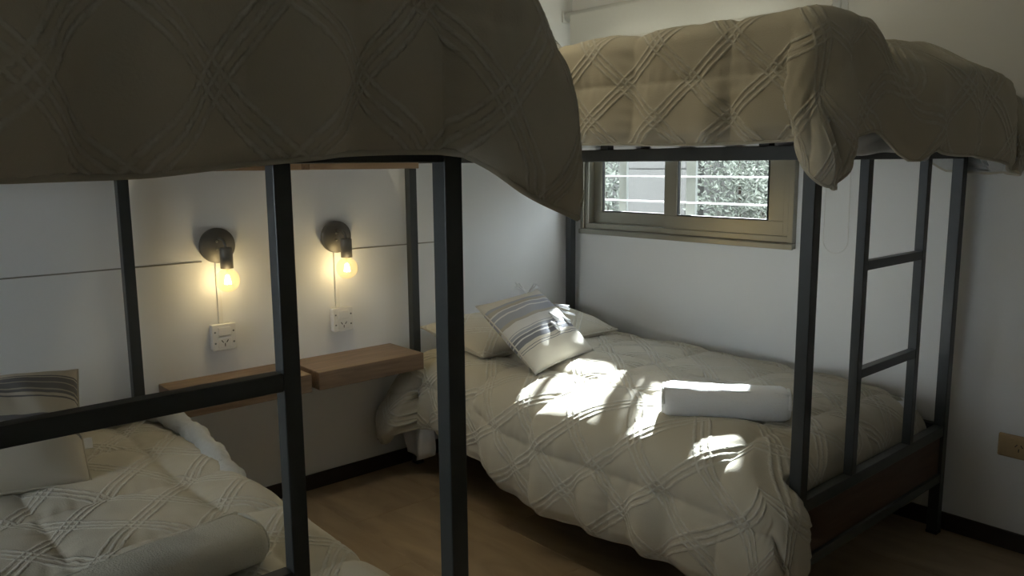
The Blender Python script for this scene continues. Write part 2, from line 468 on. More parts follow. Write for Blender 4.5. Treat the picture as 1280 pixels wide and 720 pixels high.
def hedge(name, x0, x1, y0, y1, z1, n, label):
    bm = bmesh.new()
    for i in range(n):
        px, pz = rnd.uniform(x0, x1), rnd.uniform(-0.05, z1)
        py = y0 + (y1-y0)*rnd.random()**2 + 0.08*math.sin(px*9+pz*7)
        L_, w_ = rnd.uniform(0.03, 0.06), rnd.uniform(0.012, 0.022)
        d = Vector((rnd.gauss(0, 1), rnd.gauss(-0.4, 1), rnd.gauss(0.2, 1))).normalized()
        s = d.orthogonal().normalized(); s.rotate(Matrix.Rotation(rnd.uniform(0, 6.3), 3, d))
        p = Vector((px, py, pz)); up = d.cross(s)*0.006
        vs = [bm.verts.new(q) for q in (p, p+d*L_*0.5+s*w_*0.5+up, p+d*L_, p+d*L_*0.5-s*w_*0.5+up)]
        bm.faces.new(vs)
    me = bpy.data.meshes.new(name); bm.to_mesh(me); bm.free()
    root = empty(name, ((x0+x1)/2, (y0+y1)/2, -0.05))
    o = link('foliage', me, M_LEAF, root); o['kind'] = 'stuff'
    for k in range(max(2, int((x1-x0)/0.35))):
        xx = x0+0.15+k*0.35
        tube('stem', [(xx, (y0+y1)/2+0.1, -0.06), (xx+0.03, (y0+y1)/2+0.1, z1*0.5), (xx-0.02, (y0+y1)/2+0.1, z1*0.92)], [0.016, 0.011, 0.004], M_BOARD, root, 6)
    tag(root, label, 'hedge')
hedge('clipped_hedge', -0.30, 1.8, 1.50, 1.95, 1.95, 30000, 'grey-green hedge seen through the right-hand window pane')
hedge('clipped_hedge', -2.6, -0.98, 1.50, 1.95, 1.95, 16000, 'grey-green hedge seen through the left edge of the window')
structure(box('boundary_wall', (-6, 2.3, -0.05), (6, 2.45, 1.9), M_GROUND, bev=0))

# ------------------------------------------------------------------ bunk bed frames
def bunk(y0, y1, xf, sa, sb, rungs, label):
    """y0 < y1 outer sides, sa/sb lower edges of the two ladder stiles."""
    r = empty('bunk_bed', ((HX+xf)/2, (y0+y1)/2, 0))
    tag(r, label, 'bunk bed', 'black steel bunk beds')
    for x in (HX, xf-T):
        for y in (y0, y1-T):
            p = box('post', (x, y, 0.004), (x+T, y+T, 1.700), M_STEEL, r, 0.0025)
            c = box('foot_cap', (x-0.001, y-0.001, 0.0), (x+T+0.001, y+T+0.001, 0.012), M_RUBBER, None, 0.001)
            c.parent = p; c.matrix_parent_inverse = p.matrix_world.inverted()
    e = 0.0015
    for zt, zb in ((0.427, 0.389), (0.241, 0.207), (ZR+0.040, ZR)):
        for x in (HX+e, xf-T+e):
            box('end_rail', (x, y0+T, zb), (x+T-2*e, y1-T, zt), M_STEEL, r, 0.002)
        for y in (y0+e, y1-T+e):
            box('side_rail', (HX+T, y, zb), (xf-T, y+T-2*e, zt), M_STEEL, r, 0.002)
    for x in (HX+0.012, xf-T+0.012):
        box('end_board', (x, y0+T, 0.241), (x+0.015, y1-T, 0.389), M_BOARD, r, 0.001)
    for y in (y0+0.012, y1-T+0.012):
        box('side_board', (HX+T, y, 0.241), (xf-T, y+0.015, 0.389), M_BOARD, r, 0.001)
    # guard rail of the upper bed with its short studs
    for y in (y0+0.004, y1-T+0.004):
        box('guard_rail', (HX+T, y, 1.665), (xf-T, y+0.030, 1.695), M_STEEL, r, 0.002)
        for x in (0.47, 0.95, 1.22, 1.83):
            box('guard_stud', (x, y, ZR+0.04), (x+0.034, y+0.030, 1.665), M_STEEL, r, 0.002)
    box('guard_rail', (HX+0.004, y0+T, 1.665), (HX+0.034, y1-T, 1.695), M_STEEL, r, 0.002)
    for ya, yb in ((y0+T, sa+ST), (sb, y1-T)):
        box('guard_rail', (xf-0.034, ya, 1.665), (xf-0.004, yb, 1.695), M_STEEL, r, 0.002)
    for s in (sa, sb):
        box('ladder_stile', (xf-ST, s, 0.427), (xf, s+ST, ZR), M_STEEL, r, 0.002)
        box('ladder_stile', (xf-ST-0.003, s, ZR+0.04), (xf-0.003, s+ST, 1.665), M_STEEL, r, 0.002)
    for z in rungs:
        box('rung', (xf-ST+0.0005, sa+ST, z-0.0145), (xf-0.001, sb, z+0.0145), M_STEEL, r, 0.002)
    for zb in (0.375, ZR+0.012):
        for k in range(11):
            x = HX+T+0.05+k*0.172
            box('bed_slat', (x, y0+T, zb-0.0+0.0), (x+0.07, y1-T, zb+0.016), M_SLAT, r, 0.001)
    return r
bunk(Y2N, Y2F, XF2, Y2N+0.3106, Y2N+0.7319, (0.752, 1.0895), 'black steel bunk bed under the window with a ladder at its foot')
bunk(Y1L, Y1, XF1, Y1-0.7785, Y1-0.3559, (0.745, 1.073), 'black steel bunk bed nearest the camera on the left')

def mattress(x0, x1, y0, y1, z0, z1, label):
    r = empty('mattress', ((x0+x1)/2, (y0+y1)/2, z0))
    tag(r, label, 'mattress', 'bunk bed mattresses')
    box('mattress_body', (x0, y0, z0), (x1, y1, z1), M_MATT, r, 0.03, 4)
    for z in (z0+0.012, z1-0.012):
        a = 0.012
        tube('mattress_piping', [(x0+a, y0+a, z), (x1-a, y0+a, z), (x1-a, y1-a, z), (x0+a, y1-a, z)], 0.005, M_SHEET, r, 6, True)
mattress(HX+T+.01, XF2-T-.05, Y2N+T+.01, Y2F-T-.01, 0.391, 0.515, 'lower mattress of the bunk bed under the window')
mattress(HX+T+.01, XF2-T-.05, Y2N+T+.01, Y2F-T-.01, ZR+.040, 1.63, 'upper mattress of the bunk bed under the window')
mattress(HX+T+.01, XF1-T-.05, Y1L+T+.01, Y1-T-.01, 0.391, 0.475, 'lower mattress of the near left bunk bed')
mattress(HX+T+.01, XF1-T-.05, Y1L+T+.01, Y1-T-.01, ZR+.040, 1.63, 'upper mattress of the near left bunk bed')

# ------------------------------------------------------------------ quilts
def sstep(a, b, x):
    t = np.clip((x-a)/(b-a), 0, 1)
    return t*t*(3-2*t)

def wob(x, y, seed, f=1.0):
    rs = np.random.RandomState(seed)
    o = np.zeros_like(x)
    for k in range(7):
        a = rs.uniform(0, 6.28); fr = f*rs.uniform(0.6, 2.2); ph = rs.uniform(0, 6.28)
        o += np.sin(fr*(x*math.cos(a)+y*math.sin(a))*6.28+ph)
    return o/3.5

def tuft_mask(s, t):
    o = np.zeros_like(s)
    for w in (s/0.27+t/0.23, s/0.27-t/0.23):
        d = np.abs(w-np.floor(w)-0.5)
        o = np.maximum(o, np.exp(-(np.minimum(d, np.abs(d-0.105))/0.026)**2))
    return o

def quilt(name, rect, top, R, hang, step, seed, scale=None, topfun=None, outfun=None, ear=(0.3,)*4,
          fold=0.014, seam=(0.37, 0.37, 0.0, 0.0), puff=0.012, crease=True, clampf=None, tuft=0.0026, C=None, tip=(0.30,)*4):
    """rect x0,x1,y0,y1 = planes the cloth hangs in; hang head, foot, low-Y side, high-Y side (cloth length past the rounded edge)."""
    x0, x1, y0, y1 = rect
    C = C or R                       # inset of the flat top: rounding radius of the plan corners
    ix0, ix1, iy0, iy1 = x0+C, x1-C, y0+C, y1-C
    S = np.arange(ix0-hang[0], ix1+hang[1]+step*0.5, step)
    Tt = np.arange(iy0-hang[2], iy1+hang[3]+step*0.5, step)
    s, t = np.meshgrid(S, Tt, indexing='ij')
    ns, ntt = s.shape
    cs, ct = np.clip(s, ix0, ix1), np.clip(t, iy0, iy1)
    ax = s-cs; ay = t-ct
    sc = scale or {}
    if 'foot' in sc: ax = np.where(ax > 0, ax*sc['foot'](t), ax)
    if 'head' in sc: ax = np.where(ax < 0, ax*sc['head'](t), ax)
    if 'low' in sc: ay = np.where(ay < 0, ay*sc['low'](s), ay)
    if 'high' in sc: ay = np.where(ay > 0, ay*sc['high'](s), ay)
    r = np.hypot(ax, ay)
    rr = np.maximum(r, 1e-9)
    dx, dy = ax/rr, ay/rr
    tp = np.zeros_like(s)
    for sx, sy, e in ((-1, -1, tip[0]), (1, -1, tip[1]), (1, 1, tip[2]), (-1, 1, tip[3])):
        tp = np.where((np.sign(ax) == sx) & (np.sign(ay) == sy), e, tp)
    hA = np.where(ax > 0, hang[1]*(sc['foot'](t) if 'foot' in sc else 1.0), hang[0]*(sc['head'](t) if 'head' in sc else 1.0))
    hB = np.where(ay > 0, hang[3]*(sc['high'](s) if 'high' in sc else 1.0), hang[2]*(sc['low'](s) if 'low' in sc else 1.0))
    ext = np.minimum(hA/np.maximum(np.abs(dx), 1e-6), hB/np.maximum(np.abs(dy), 1e-6))
    hem = (hA*dx*dx+hB*dy*dy)*(1+tp*2*np.abs(dx*dy))
    r = np.where(ax*ay != 0, r*hem/ext, r)   # rounded cloth corner
    arc = R*math.pi/2
    ra = np.maximum(r-(C-R), 0)
    hor = np.where(r < C-R, r, C-R+np.where(ra < arc, R*np.sin(np.minimum(ra, arc)/R), R))
    drop = np.where(ra < arc, R*(1-np.cos(np.minimum(ra, arc)/R)), R+(ra-arc))
    corner = 2*np.abs(dx*dy)                                   # sin(2 theta)
    k = np.zeros_like(s)
    for sx, sy, e in ((-1, -1, ear[0]), (1, -1, ear[1]), (1, 1, ear[2]), (-1, 1, ear[3])):
        k = np.where((np.sign(ax) == sx) & (np.sign(ay) == sy), e, k)
    e = k*np.tanh(np.maximum(drop, 0)/0.28)*corner**0.6
    hang_w = sstep(0.04, 0.30, drop)
    c = ct+np.sign(ay)*(np.arctan2(np.abs(ay), ax)*0.25+(ix1-cs))      # runs along the hem, so folds hang straight down
    fw = fold*hang_w*(np.sin(c*6.28/0.235+1.3*np.sin(c*5+seed)+seed)+0.35*np.sin(c*6.28/0.13+seed*2+2*np.sin(c*3)))*(1-0.7*2*np.abs(dx*dy))
    hor2 = hor+e+fw+0.010*hang_w
    drop2 = np.where(e > 0, np.sqrt(np.maximum(drop**2-e**2, (0.6*drop)**2)), drop)
    X = cs+dx*hor2; Y = ct+dy*hor2; Z = top-drop2
    if topfun is not None: Z = Z+topfun(cs, ct, s, t)
    if outfun is not None:
        ox, oy, oz = outfun(s, t, ax, ay, drop); X = X+ox; Y = Y+oy; Z = Z+oz
    P = np.stack([X, Y, Z], -1)
    gu = np.gradient(P, axis=0); gv = np.gradient(P, axis=1)
    nrm = np.cross(gu, gv); nrm /= np.maximum(np.linalg.norm(nrm, axis=-1, keepdims=True), 1e-9)
    # quilted squares, soft crumples and tufted lines
    qs, qt, os_, ot = seam
    ds = np.abs((s+os_)/qs-np.round((s+os_)/qs))*qs
    dt = np.abs((t+ot)/qt-np.round((t+ot)/qt))*qt
    ds = ds+0.003*wob(s, t, seed+9, 6); dt = dt+0.003*wob(t, s, seed+11, 6)
    pf = puff*(1-np.exp(-(np.maximum(ds, 0)/0.034)**0.95))*(1-np.exp(-(np.maximum(dt, 0)/0.034)**0.95))
    pk = 0.0012*np.exp(-(dt/0.05)**2)*np.sin(s*6.28/0.045+3*wob(s, t, seed+2, 2))+0.0012*np.exp(-(ds/0.05)**2)*np.sin(t*6.28/0.045+3*wob(s, t, seed+3, 2))
    cr = 0.0040*wob(s, t, seed+4, 2.6)+0.0012*wob(s, t, seed+6, 7.0)
    tf = tuft_mask(s, t)
    edge = np.minimum.reduce([s-S[0], S[-1]-s, t-Tt[0], Tt[-1]-t])
    ew = sstep(0.0, 0.04, edge)
    disp = (pf+pk+cr)*ew+tuft*tf*sstep(0.0, 0.02, edge)
    P = P+nrm*disp[..., None]
    if clampf is not None: P = clampf(P, s, t)
    idx = np.arange(ns*ntt).reshape(ns, ntt)
    q = np.stack([idx[:-1, :-1], idx[1:, :-1], idx[1:, 1:], idx[:-1, 1:]], -1).reshape(-1, 4)
    me = bpy.data.meshes.new(name)
    me.vertices.add(ns*ntt); me.vertices.foreach_set('co', P.reshape(-1).astype(np.float32))
    me.loops.add(q.size); me.loops.foreach_set('vertex_index', q.reshape(-1).astype(np.int32))
    me.polygons.add(len(q)); me.polygons.foreach_set('loop_start', np.arange(0, q.size, 4, dtype=np.int32))
    me.polygons.foreach_set('loop_total', np.full(len(q), 4, dtype=np.int32))
    me.update(calc_edges=True)
    uvl = me.uv_layers.new(name='UVMap')
    uvs = np.stack([s, t], -1).reshape(-1, 2)[q.reshape(-1)]
    uvl.data.foreach_set('uv', uvs.reshape(-1).astype(np.float32))
    o = link(name, me, [M_QUILT, M_BACK, M_PIPE], None, True)
    md = o.modifiers.new('thickness', 'SOLIDIFY'); md.thickness = 0.010; md.offset = -1; md.use_rim = True
    md.material_offset = 1; md.material_offset_rim = 2
    brd = np.concatenate([idx[:, 0], idx[-1, 1:], idx[-2::-1, -1], idx[0, -2:0:-1]])[::3]
    pts = (P-nrm*0.005).reshape(-1, 3)[brd]
    tube('piping', [tuple(p) for p in pts], 0.0065, M_PIPE, o, 6, True)
    return o, P

# upper quilt, bed under the window
def top_b2u(cs, ct, s, t):
    d = np.minimum.reduce([cs-0.06, 1.98-cs, ct-(Y2N+0.03), -0.07-ct])
    z = -0.10*sstep(0.12, 0.30, d)
    f = sstep(1.75, 1.97, cs)
    dip = -0.075*sstep(-0.87, -0.76, ct)+0.035*np.exp(-((ct+0.50)/0.22)**2)-0.05*np.exp(-((ct+0.78)/0.05)**2)-0.045*sstep(-0.30, -0.02, ct)
    return z+f*dip
def out_b2u(s, t, ax, ay, drop):
    w = np.where(ax > 0, sstep(0.0, 0.10, drop), 0)
    hump = 0.135*sstep(-0.86, -0.70, t)+0.02*np.sin(t*21)
    oz = -0.008*np.sin(t*9)*w
    return w*hump, np.zeros_like(s), oz
def clamp_wall(P, s, t):
    P[..., 1] = np.minimum(P[..., 1], -0.019+0.003*np.sin(P[..., 2]*25+P[..., 0]*13))
    P[..., 0] = np.maximum(P[..., 0], 0.012)
    return P
o, _ = quilt('quilt', (0.02, XF2+0.022, Y2N-0.020, Y2F+0.024), 1.803, 0.045, (0.09, 0.412, 0.412, 0.40), 0.0068, 3, C=0.085,
             scale={'foot': lambda t: 1.0-0.02*sstep(-1.05, -0.9, t)-0.11*np.exp(-((t+0.74)/0.12)**2)+0.012*np.sin(t*17)*sstep(-1.1, -0.9, t), 'low': lambda s: 0.98-0.015*np.sin((s-2.0)*5.0)},
             topfun=top_b2u, outfun=out_b2u, ear=(0.0, 0.075, 0.0, 0.0), tip=(0.1, 0.33, -0.02, 0.0), fold=0.006, seam=(0.37, 0.37, 0.10, 0.155), puff=0.014, clampf=clamp_wall)
tag(o, 'beige tufted quilt over the top bunk by the window, its corner hanging down', 'quilt', 'beige tufted quilts')

# upper quilt, near bed
def top_b1u(cs, ct, s, t):
    d = np.minimum.reduce([cs-0.06, 1.95-cs, ct-(Y1L+0.05), (Y1-0.04)-ct])
    return -0.10*sstep(0.12, 0.30, d)
o, _ = quilt('quilt', (0.02, XF1+0.045, Y1L-0.02, Y1+0.035), 1.800, 0.05, (0.09, 0.505, 0.3, 0.485), 0.0075, 8, C=0.12,
             scale={'foot': lambda t: 1.0-0.065*sstep(-2.95, -2.45, t), 'high': lambda s: 0.98+0.02*np.sin(s*6)},
             topfun=top_b1u, ear=(0.0, 0.1, 0.205, 0.0), tip=(0.1, 0.1, 0.31, 0.1), fold=0.021, seam=(0.37, 0.37, 0.044, 0.12), puff=0.018,
             clampf=lambda P, s, t: (P.__setitem__((..., 0), np.maximum(P[..., 0], 0.012)), P)[1])
tag(o, 'beige tufted quilt hanging over the near top bunk, dark against the light', 'quilt', 'beige tufted quilts')

# lower quilt, bed under the window
def top_b2l(cs, ct, s, t):
    return 0.012*wob(cs, ct, 41, 0.9)+0.02*np.exp(-((cs-0.3)/0.25)**2)-0.02*sstep(1.75, 1.95, cs)
def out_b2l(s, t, ax, ay, drop):
    side = np.where(ay < 0, 1.0, 0.0)
    w = side*sstep(0.03, 0.16, drop)
    ox = 0.075*w*sstep(1.70, 1.95, s)
    oy = -0.085*side*sstep(0.0, 0.16, -ay)*sstep(0.25, 1.1, s)
    head = np.where(ax < 0, 1.0, 0.0)*np.where(ay < 0, 1.0, 0.0)
    return ox, oy-0.10*head*sstep(0.05, 0.3, drop), np.zeros_like(s)
def clamp_b2l(P, s, t):
    P[..., 0] = np.maximum(P[..., 0], 0.014+0.003*np.sin(P[..., 2]*30))
    P[..., 1] = np.minimum(P[..., 1], -0.016)
    P[..., 2] = np.maximum(P[..., 2], 0.02)
    hd = (P[..., 0] > XF2-T-0.012) & (P[..., 1] > Y2N-0.012)
    P[..., 0] = np.where(hd, XF2-T-0.012, P[..., 0])
    return P
o, _ = quilt('quilt', (0.045, XF2-T-0.014, Y2N-0.065, Y2F+0.016), 0.553, 0.16, (0.36, 0.47, 0.49, 0.16), 0.0056, 14,
             scale={'low': lambda s: 0.83+0.17*sstep(0.45, 1.05, s)+0.02*np.sin(s*7)},
             topfun=top_b2l, outfun=out_b2l, ear=(0.08, 0.02, 0.0, 0.0), tip=(0.3, 0.06, 0.0, 0.0), fold=0.013, seam=(0.40, 0.37, 0.18, 0.17), puff=0.022, clampf=clamp_b2l)
tag(o, 'beige tufted quilt on the sunlit lower bunk under the window', 'quilt', 'beige tufted quilts')

# lower quilt, near bed
def top_b1l(cs, ct, s, t):
    return 0.010*wob(cs, ct, 45, 0.9)
def out_b1l(s, t, ax, ay, drop):
    w = np.where(ay > 0, sstep(0.03, 0.2, drop), 0)
    return np.zeros_like(s), 0.02*w*np.sin(s*8), np.zeros_like(s)
def clamp_b1l(P, s, t):
    P[..., 0] = np.clip(P[..., 0], 0.014, XF1-T-0.012)
    P[..., 2] = np.maximum(P[..., 2], 0.02)
    return P
o_b1l, _ = quilt('quilt', (0.09, XF1-T-0.014, Y1L-0.02, Y1+0.022), 0.505, 0.055, (0.06, 0.10, 0.2, 0.36), 0.0064, 21,
             topfun=top_b1l, outfun=out_b1l, ear=(0.0, 0.0, 0.0, 0.03), fold=0.012, seam=(0.37, 0.37, 0.30, 0.22), puff=0.020, clampf=clamp_b1l)
tag(o_b1l, 'beige tufted quilt on the near lower bunk with its edge turned back', 'quilt', 'beige tufted quilts')
# the turned-back edge of that quilt, showing its pale reverse
path = [(0.13, -2.95, 0.515), (0.125, -2.62, 0.520), (0.15, -2.44, 0.545), (0.20, -2.345, 0.560), (0.32, -2.300, 0.550), (0.50, -2.280, 0.528), (0.70, -2.285, 0.500), (0.88, -2.300, 0.470), (0.99, -2.312, 0.440)]
def smooth_path(pts, n):
    A = np.array(pts); tt = np.linspace(0, len(A)-1, n); out = []
    for u in tt:
        i = min(int(u), len(A)-2); f = u-i
        p0, p1, p2, p3 = A[max(i-1, 0)], A[i], A[i+1], A[min(i+2, len(A)-1)]
        out.append(tuple(0.5*((2*p1)+(-p0+p2)*f+(2*p0-5*p1+4*p2-p3)*f*f+(-p0+3*p1-3*p2+p3)*f**3)))
    return out
sp = smooth_path(path, 70)
bm = bmesh.new()
tube_bm(bm, sp, [0.034+0.005*math.sin(i*0.9)+0.003*math.sin(i*2.3) for i in range(70)], 14)
bmesh.ops.recalc_face_normals(bm, faces=bm.faces)
me = bpy.data.meshes.new('turned_back_edge'); bm.to_mesh(me); bm.free()
o = link('turned_back_edge', me, M_BACK, None, True); o.parent = o_b1l
o['label'] = 'pale reverse side of the quilt folded over'

# ------------------------------------------------------------------ sheets peeping out
def sheet(name, grid, m, label):
    n, k = len(grid), len(grid[0])
    me = bpy.data.meshes.new(name)
    vs = [p for rw in grid for p in rw]
    fs = [(i*k+j, (i+1)*k+j, (i+1)*k+j+1, i*k+j+1) for i in range(n-1) for j in range(k-1)]
    me.from_pydata(vs, [], fs); me.update()
    o = link(name, me, m, None, True)
    md = o.modifiers.new('thickness', 'SOLIDIFY'); md.thickness = 0.003
    tag(o, label, 'sheet')
    return o
g = []
for i in range(61):
    y_ = Y2N+0.05+i*(1.0/60)
    low = 1.425-0.018*math.exp(-((y_+0.62)/0.06)**2)-0.035*math.exp(-((y_+0.06)/0.07)**2)+0.006*math.sin(y_*23)
    g.append([(XF2+0.012+0.06*(1/(1+math.exp(-(y_+0.72)*30)))+0.008*math.sin(y_*31+j), y_, 1.50+(low-1.50)*j/8) for j in range(9)])
sheet('bed_sheet', g, M_SHEET, 'white sheet showing below the quilt at the foot of the top bunk by the window')
g = []
for i in range(25):
    f = i/24
    x_ = 0.075+0.20*f
    low = 0.055+0.0*f+0.09*abs(f-0.32)
    g.append([(x_+0.01*math.sin(j*0.8), Y2N-0.045-0.02*math.sin(f*9+j*0.3)-0.01*j/8, 0.36+(low-0.36)*j/10) for j in range(11)])
sheet('bed_sheet', g, M_SHEET, 'white sheet tail hanging below the quilt at the head of the sunlit lower bunk')

# ------------------------------------------------------------------ cushions and pillows
def cushion_mesh(w, h, th, n=40, pinch=0.05, wrinkle=0.004, seed=1, power=2.2):
    us = np.linspace(-1, 1, n)
    u, v = np.meshgrid(us, us, indexing='ij')
    x = u*(1-pinch*(1-v**2)*np.abs(u)**2)*w/2
    y = v*(1-pinch*(1-u**2)*np.abs(v)**2)*h/2
    prof = ((1-np.abs(u)**power)*(1-np.abs(v)**power)).clip(0)**0.5
    wr = wrinkle*wob(u*0.5, v*0.5, seed, 2.5)*prof
    verts = []; faces = []; uv = []
    for sgn in (1, -1):
        z = sgn*(th/2*prof+wr*(1 if sgn > 0 else 0.6))
        base = len(verts)
        verts += list(np.stack([x, y, z], -1).reshape(-1, 3))
        uv += list(np.stack([(u+1)/2, (v+1)/2], -1).reshape(-1, 2))
        for i in range(n-1):
            for j in range(n-1):
                a, b, c, d = base+i*n+j, base+(i+1)*n+j, base+(i+1)*n+j+1, base+i*n+j+1
                faces.append((a, b, c, d) if sgn > 0 else (d, c, b, a))
    me = bpy.data.meshes.new('cushion'); me.from_pydata([tuple(p) for p in verts], [], faces); me.update()
    ul = me.uv_layers.new(name='UVMap')
    for lp in me.loops: ul.data[lp.index].uv = uv[lp.vertex_index]
    bm = bmesh.new(); bm.from_mesh(me); bmesh.ops.remove_doubles(bm, verts=bm.verts, dist=1e-5); bm.to_mesh(me); bm.free()
    return me

def rim_pts(w, h, pinch, n=80):
    o = []
    for k in range(n):
        q = 4*k/n; i = int(q); f = 2*(q-i)-1
        u, v = ((f, -1), (1, f), (-f, 1), (-1, -f))[i]
        o.append((u*(1-pinch*(1-v*v)*u*u)*w/2, v*(1-pinch*(1-u*u)*v*v)*h/2, 0))
    return o

def place(o, c, a, b, g_):
    o.matrix_world = Matrix.Translation(c) @ Matrix.Rotation(a, 4, 'Z') @ Matrix.Rotation(b, 4, 'X') @ Matrix.Rotation(g_, 4, 'Z')

def cushion(name, w, h, th, m, mp, c, a, b, g_, label, cat, group=None, tassels=(), tagat=None, seed=1, pinch=0.06):
    me = cushion_mesh(w, h, th, seed=seed, pinch=pinch)
    o = link(name, me, m, None, True)
    tag(o, label, cat, group)
    p = tube('seam', rim_pts(w, h, pinch), 0.0035, mp, None, 6, True); p.parent = o
    rs = random.Random(seed)
    for (tx, ty, tz, dx, dy, dz) in tassels:
        bm = bmesh.new()
        for k in range(7):
            j = Vector((rs.gauss(0, .0028), rs.gauss(0, .0028), rs.gauss(0, .002)))
            q = Vector((tx, ty, tz)); d = Vector((dx, dy, dz))
            tube_bm(bm, [q, q+d*0.5+j, q+d+j*2.2], [0.0045, 0.0042, 0.0026], 5)
        f = finish(bm, 'tassel', M_SHEET, None, True); f.parent = o
    if tagat:
        bm = bmesh.new(); x, y = tagat
        bbox(bm, (x, y, -0.001), (x+0.03, y+0.04, 0.001))
        f = finish(bm, 'care_tag', M_SHEET); f.parent = o
    place(o, c, a, b, g_)
    return o
cushion('cushion', 0.415, 0.390, 0.14, M_CUSH, M_CUSH, (0.640, -0.866, 0.705), 1.665, 0.675, 0.082,
        'striped grey and cream cushion with tassels leaning on the sunlit lower bunk', 'cushion', 'striped cushions',
        tassels=[(0.10, 0.178, 0.02, -0.05, 0.035, 0.03), (0.12, 0.178, 0.02, 0.03, 0.004, 0.03), (0.185, 0.03, 0.03, 0.02, -0.05, 0.02), (0.185, 0.07, 0.03, 0.025, -0.05, 0.02),
                 (0.05, 0.015, 0.072, 0.012, -0.05, 0.004), (0.015, -0.03, 0.070, 0.012, -0.045, 0.004), (0.125, -0.01, 0.055, 0.016, -0.045, 0.0)], seed=5)
cushion('cushion', 0.46, 0.452, 0.17, M_CUSH1, M_CUSH1, (0.463, -2.832, 0.650), 1.451, 0.582, -0.064,
        'striped dark grey and cream cushion on the near lower bunk', 'cushion', 'striped cushions', tagat=(0.215, -0.10), seed=9, pinch=0.05)
cushion('cushion', 0.46, 0.44, 0.15, M_CUSH1, M_CUSH1, (0.300, -0.52, 1.865), 1.571, 0.80, 0.10,
        'striped cushion just visible on the top bunk by the window', 'cushion', 'striped cushions', seed=12, pinch=0.05)

def sham(w, h, th, c, a, b, g_, label, seed):
    n = 110
    us = np.linspace(-1, 1, n); u, v = np.meshgrid(us, us, indexing='ij')
    me = bpy.data.meshes.new('pillow')
    prof = ((1-np.abs(u)**3)*(1-np.abs(v)**2.4)).clip(0)**0.5
    tfm = tuft_mask(u*w/2+3.1, v*h/2)
    verts = []; faces = []; uv = []; tv = []
    for sgn in (1, -1):
        z = sgn*(th/2*prof+(0.006*wob(u*w/2, v*h/2, seed, 4)+0.0025*tfm)*prof)
        base = len(verts)
        verts += [tuple(p) for p in np.stack([u*w/2*(1-.03*(1-v**2)), v*h/2*(1-.04*(1-u**2)), z], -1).reshape(-1, 3)]
        uv += [tuple(p) for p in np.stack([u*w/2, v*h/2], -1).reshape(-1, 2)]
        tv += list(tfm.reshape(-1))
        for i in range(n-1):
            for j in range(n-1):
                q = (base+i*n+j, base+(i+1)*n+j, base+(i+1)*n+j+1, base+i*n+j+1)
                faces.append(q if sgn > 0 else q[::-1])
    me.from_pydata(verts, [], faces); me.update()
    ul = me.uv_layers.new(name='UVMap')
    lv = np.zeros(len(me.loops), dtype=np.int32); me.loops.foreach_get('vertex_index', lv)
    ul.data.foreach_set('uv', np.array(uv, dtype=np.float32)[lv].reshape(-1))
    o = link('pillow', me, M_QUILT, None, True)
    tag(o, label, 'pillow')
    p = tube('piping', [(x, y, 0) for x, y, _ in rim_pts(w, h, 0.035)], 0.005, M_PIPE, None, 6, True); p.parent = o
    place(o, c, a, b, g_)
sham(0.86, 0.46, 0.15, (0.295, -0.640, 0.625), 1.571, 0.14, 0.0, 'beige bed pillow behind the striped cushion on the sunlit lower bunk', 31)
sham(0.66, 0.40, 0.12, (0.28, -3.00, 0.585), 1.571, 0.2, 0.0, 'beige bed pillow behind the dark striped cushion on the near lower bunk', 33)

# ------------------------------------------------------------------ rolled towels
def rolled_towel(a, b, ra, rb, m, label, seed, ribs=0.0, spiral=True):
    """roll with an oval section (half width ra, half height rb) lying from a to b."""
    a, b = Vector(a), Vector(b)
    L_ = (b-a).length
    root = empty('rolled_towel', (a+b)/2)
    tag(root, label, 'towel', 'rolled towels')
    ax = (b-a).normalized(); up = Vector((0, 0, 1)); side = ax.cross(up).normalized()
    rs = random.Random(seed)
    n, mm = 56, 72
    bm = bmesh.new(); rings = []
    for i in range(n+1):
        f = i/n
        e = min(f, 1-f)*L_
        rd = 0.86+0.14*min(1, (e/0.02))**0.5 if e < 0.02 else 1.0
        ring = []
        for k in range(mm):
            th = 2*math.pi*k/mm
            c_, s_ = math.cos(th), math.sin(th)
            q = 0.82
            px = math.copysign(abs(c_)**q, c_)*ra; pz = math.copysign(abs(s_)**q, s_)*rb
            w_ = 1+0.02*math.sin(f*9+th*2+seed)+0.012*math.sin(f*23+th*3)+0.006*rs.gauss(0, 1)+ribs*math.sin(f*L_/0.012*6.28)
            if pz < 0: pz *= 0.93
            ring.append(bm.verts.new(a+ax*(f*L_)+side*px*w_*rd+up*(pz*w_*rd+rb)))
        rings.append(ring)
    for A, B in zip(rings, rings[1:]):
        for k in range(mm):
            bm.faces.new((A[k], A[(k+1) % mm], B[(k+1) % mm], B[k]))
    bm.faces.new(rings[0][::-1]); bm.faces.new(rings[-1])
    finish(bm, 'roll', m, root, True)
    for p, d in ((a, -1), (b, 1)):                       # spiral of the rolled layers at the ends
        pts = []
        for k in range(70):
            th = k*0.32; r_ = 0.93-0.8*k/70
            pts.append(p+ax*(d*0.002)+side*(ra*r_*math.cos(th))+up*(rb+rb*r_*math.sin(th)))
        bm = bmesh.new(); tube_bm(bm, pts, 0.006, 6)
        finish(bm, 'layer_edge', m, root, True)
    f0 = []                                              # loose outer edge running along the roll
    for k in range(30):
        f = k/29
        f0.append(a+ax*(f*L_)+side*(ra*0.55+0.004*math.sin(f*14))+up*(rb*1.82))
    bm = bmesh.new(); tube_bm(bm, f0, 0.006, 6)
    finish(bm, 'hem', m, root, True)
    return root
rolled_towel((1.475, -1.055, 0.560), (1.795, -0.820, 0.560), 0.070, 0.056, M_TOWEL, 'white rolled towel lying on the sunlit lower bunk', 3)
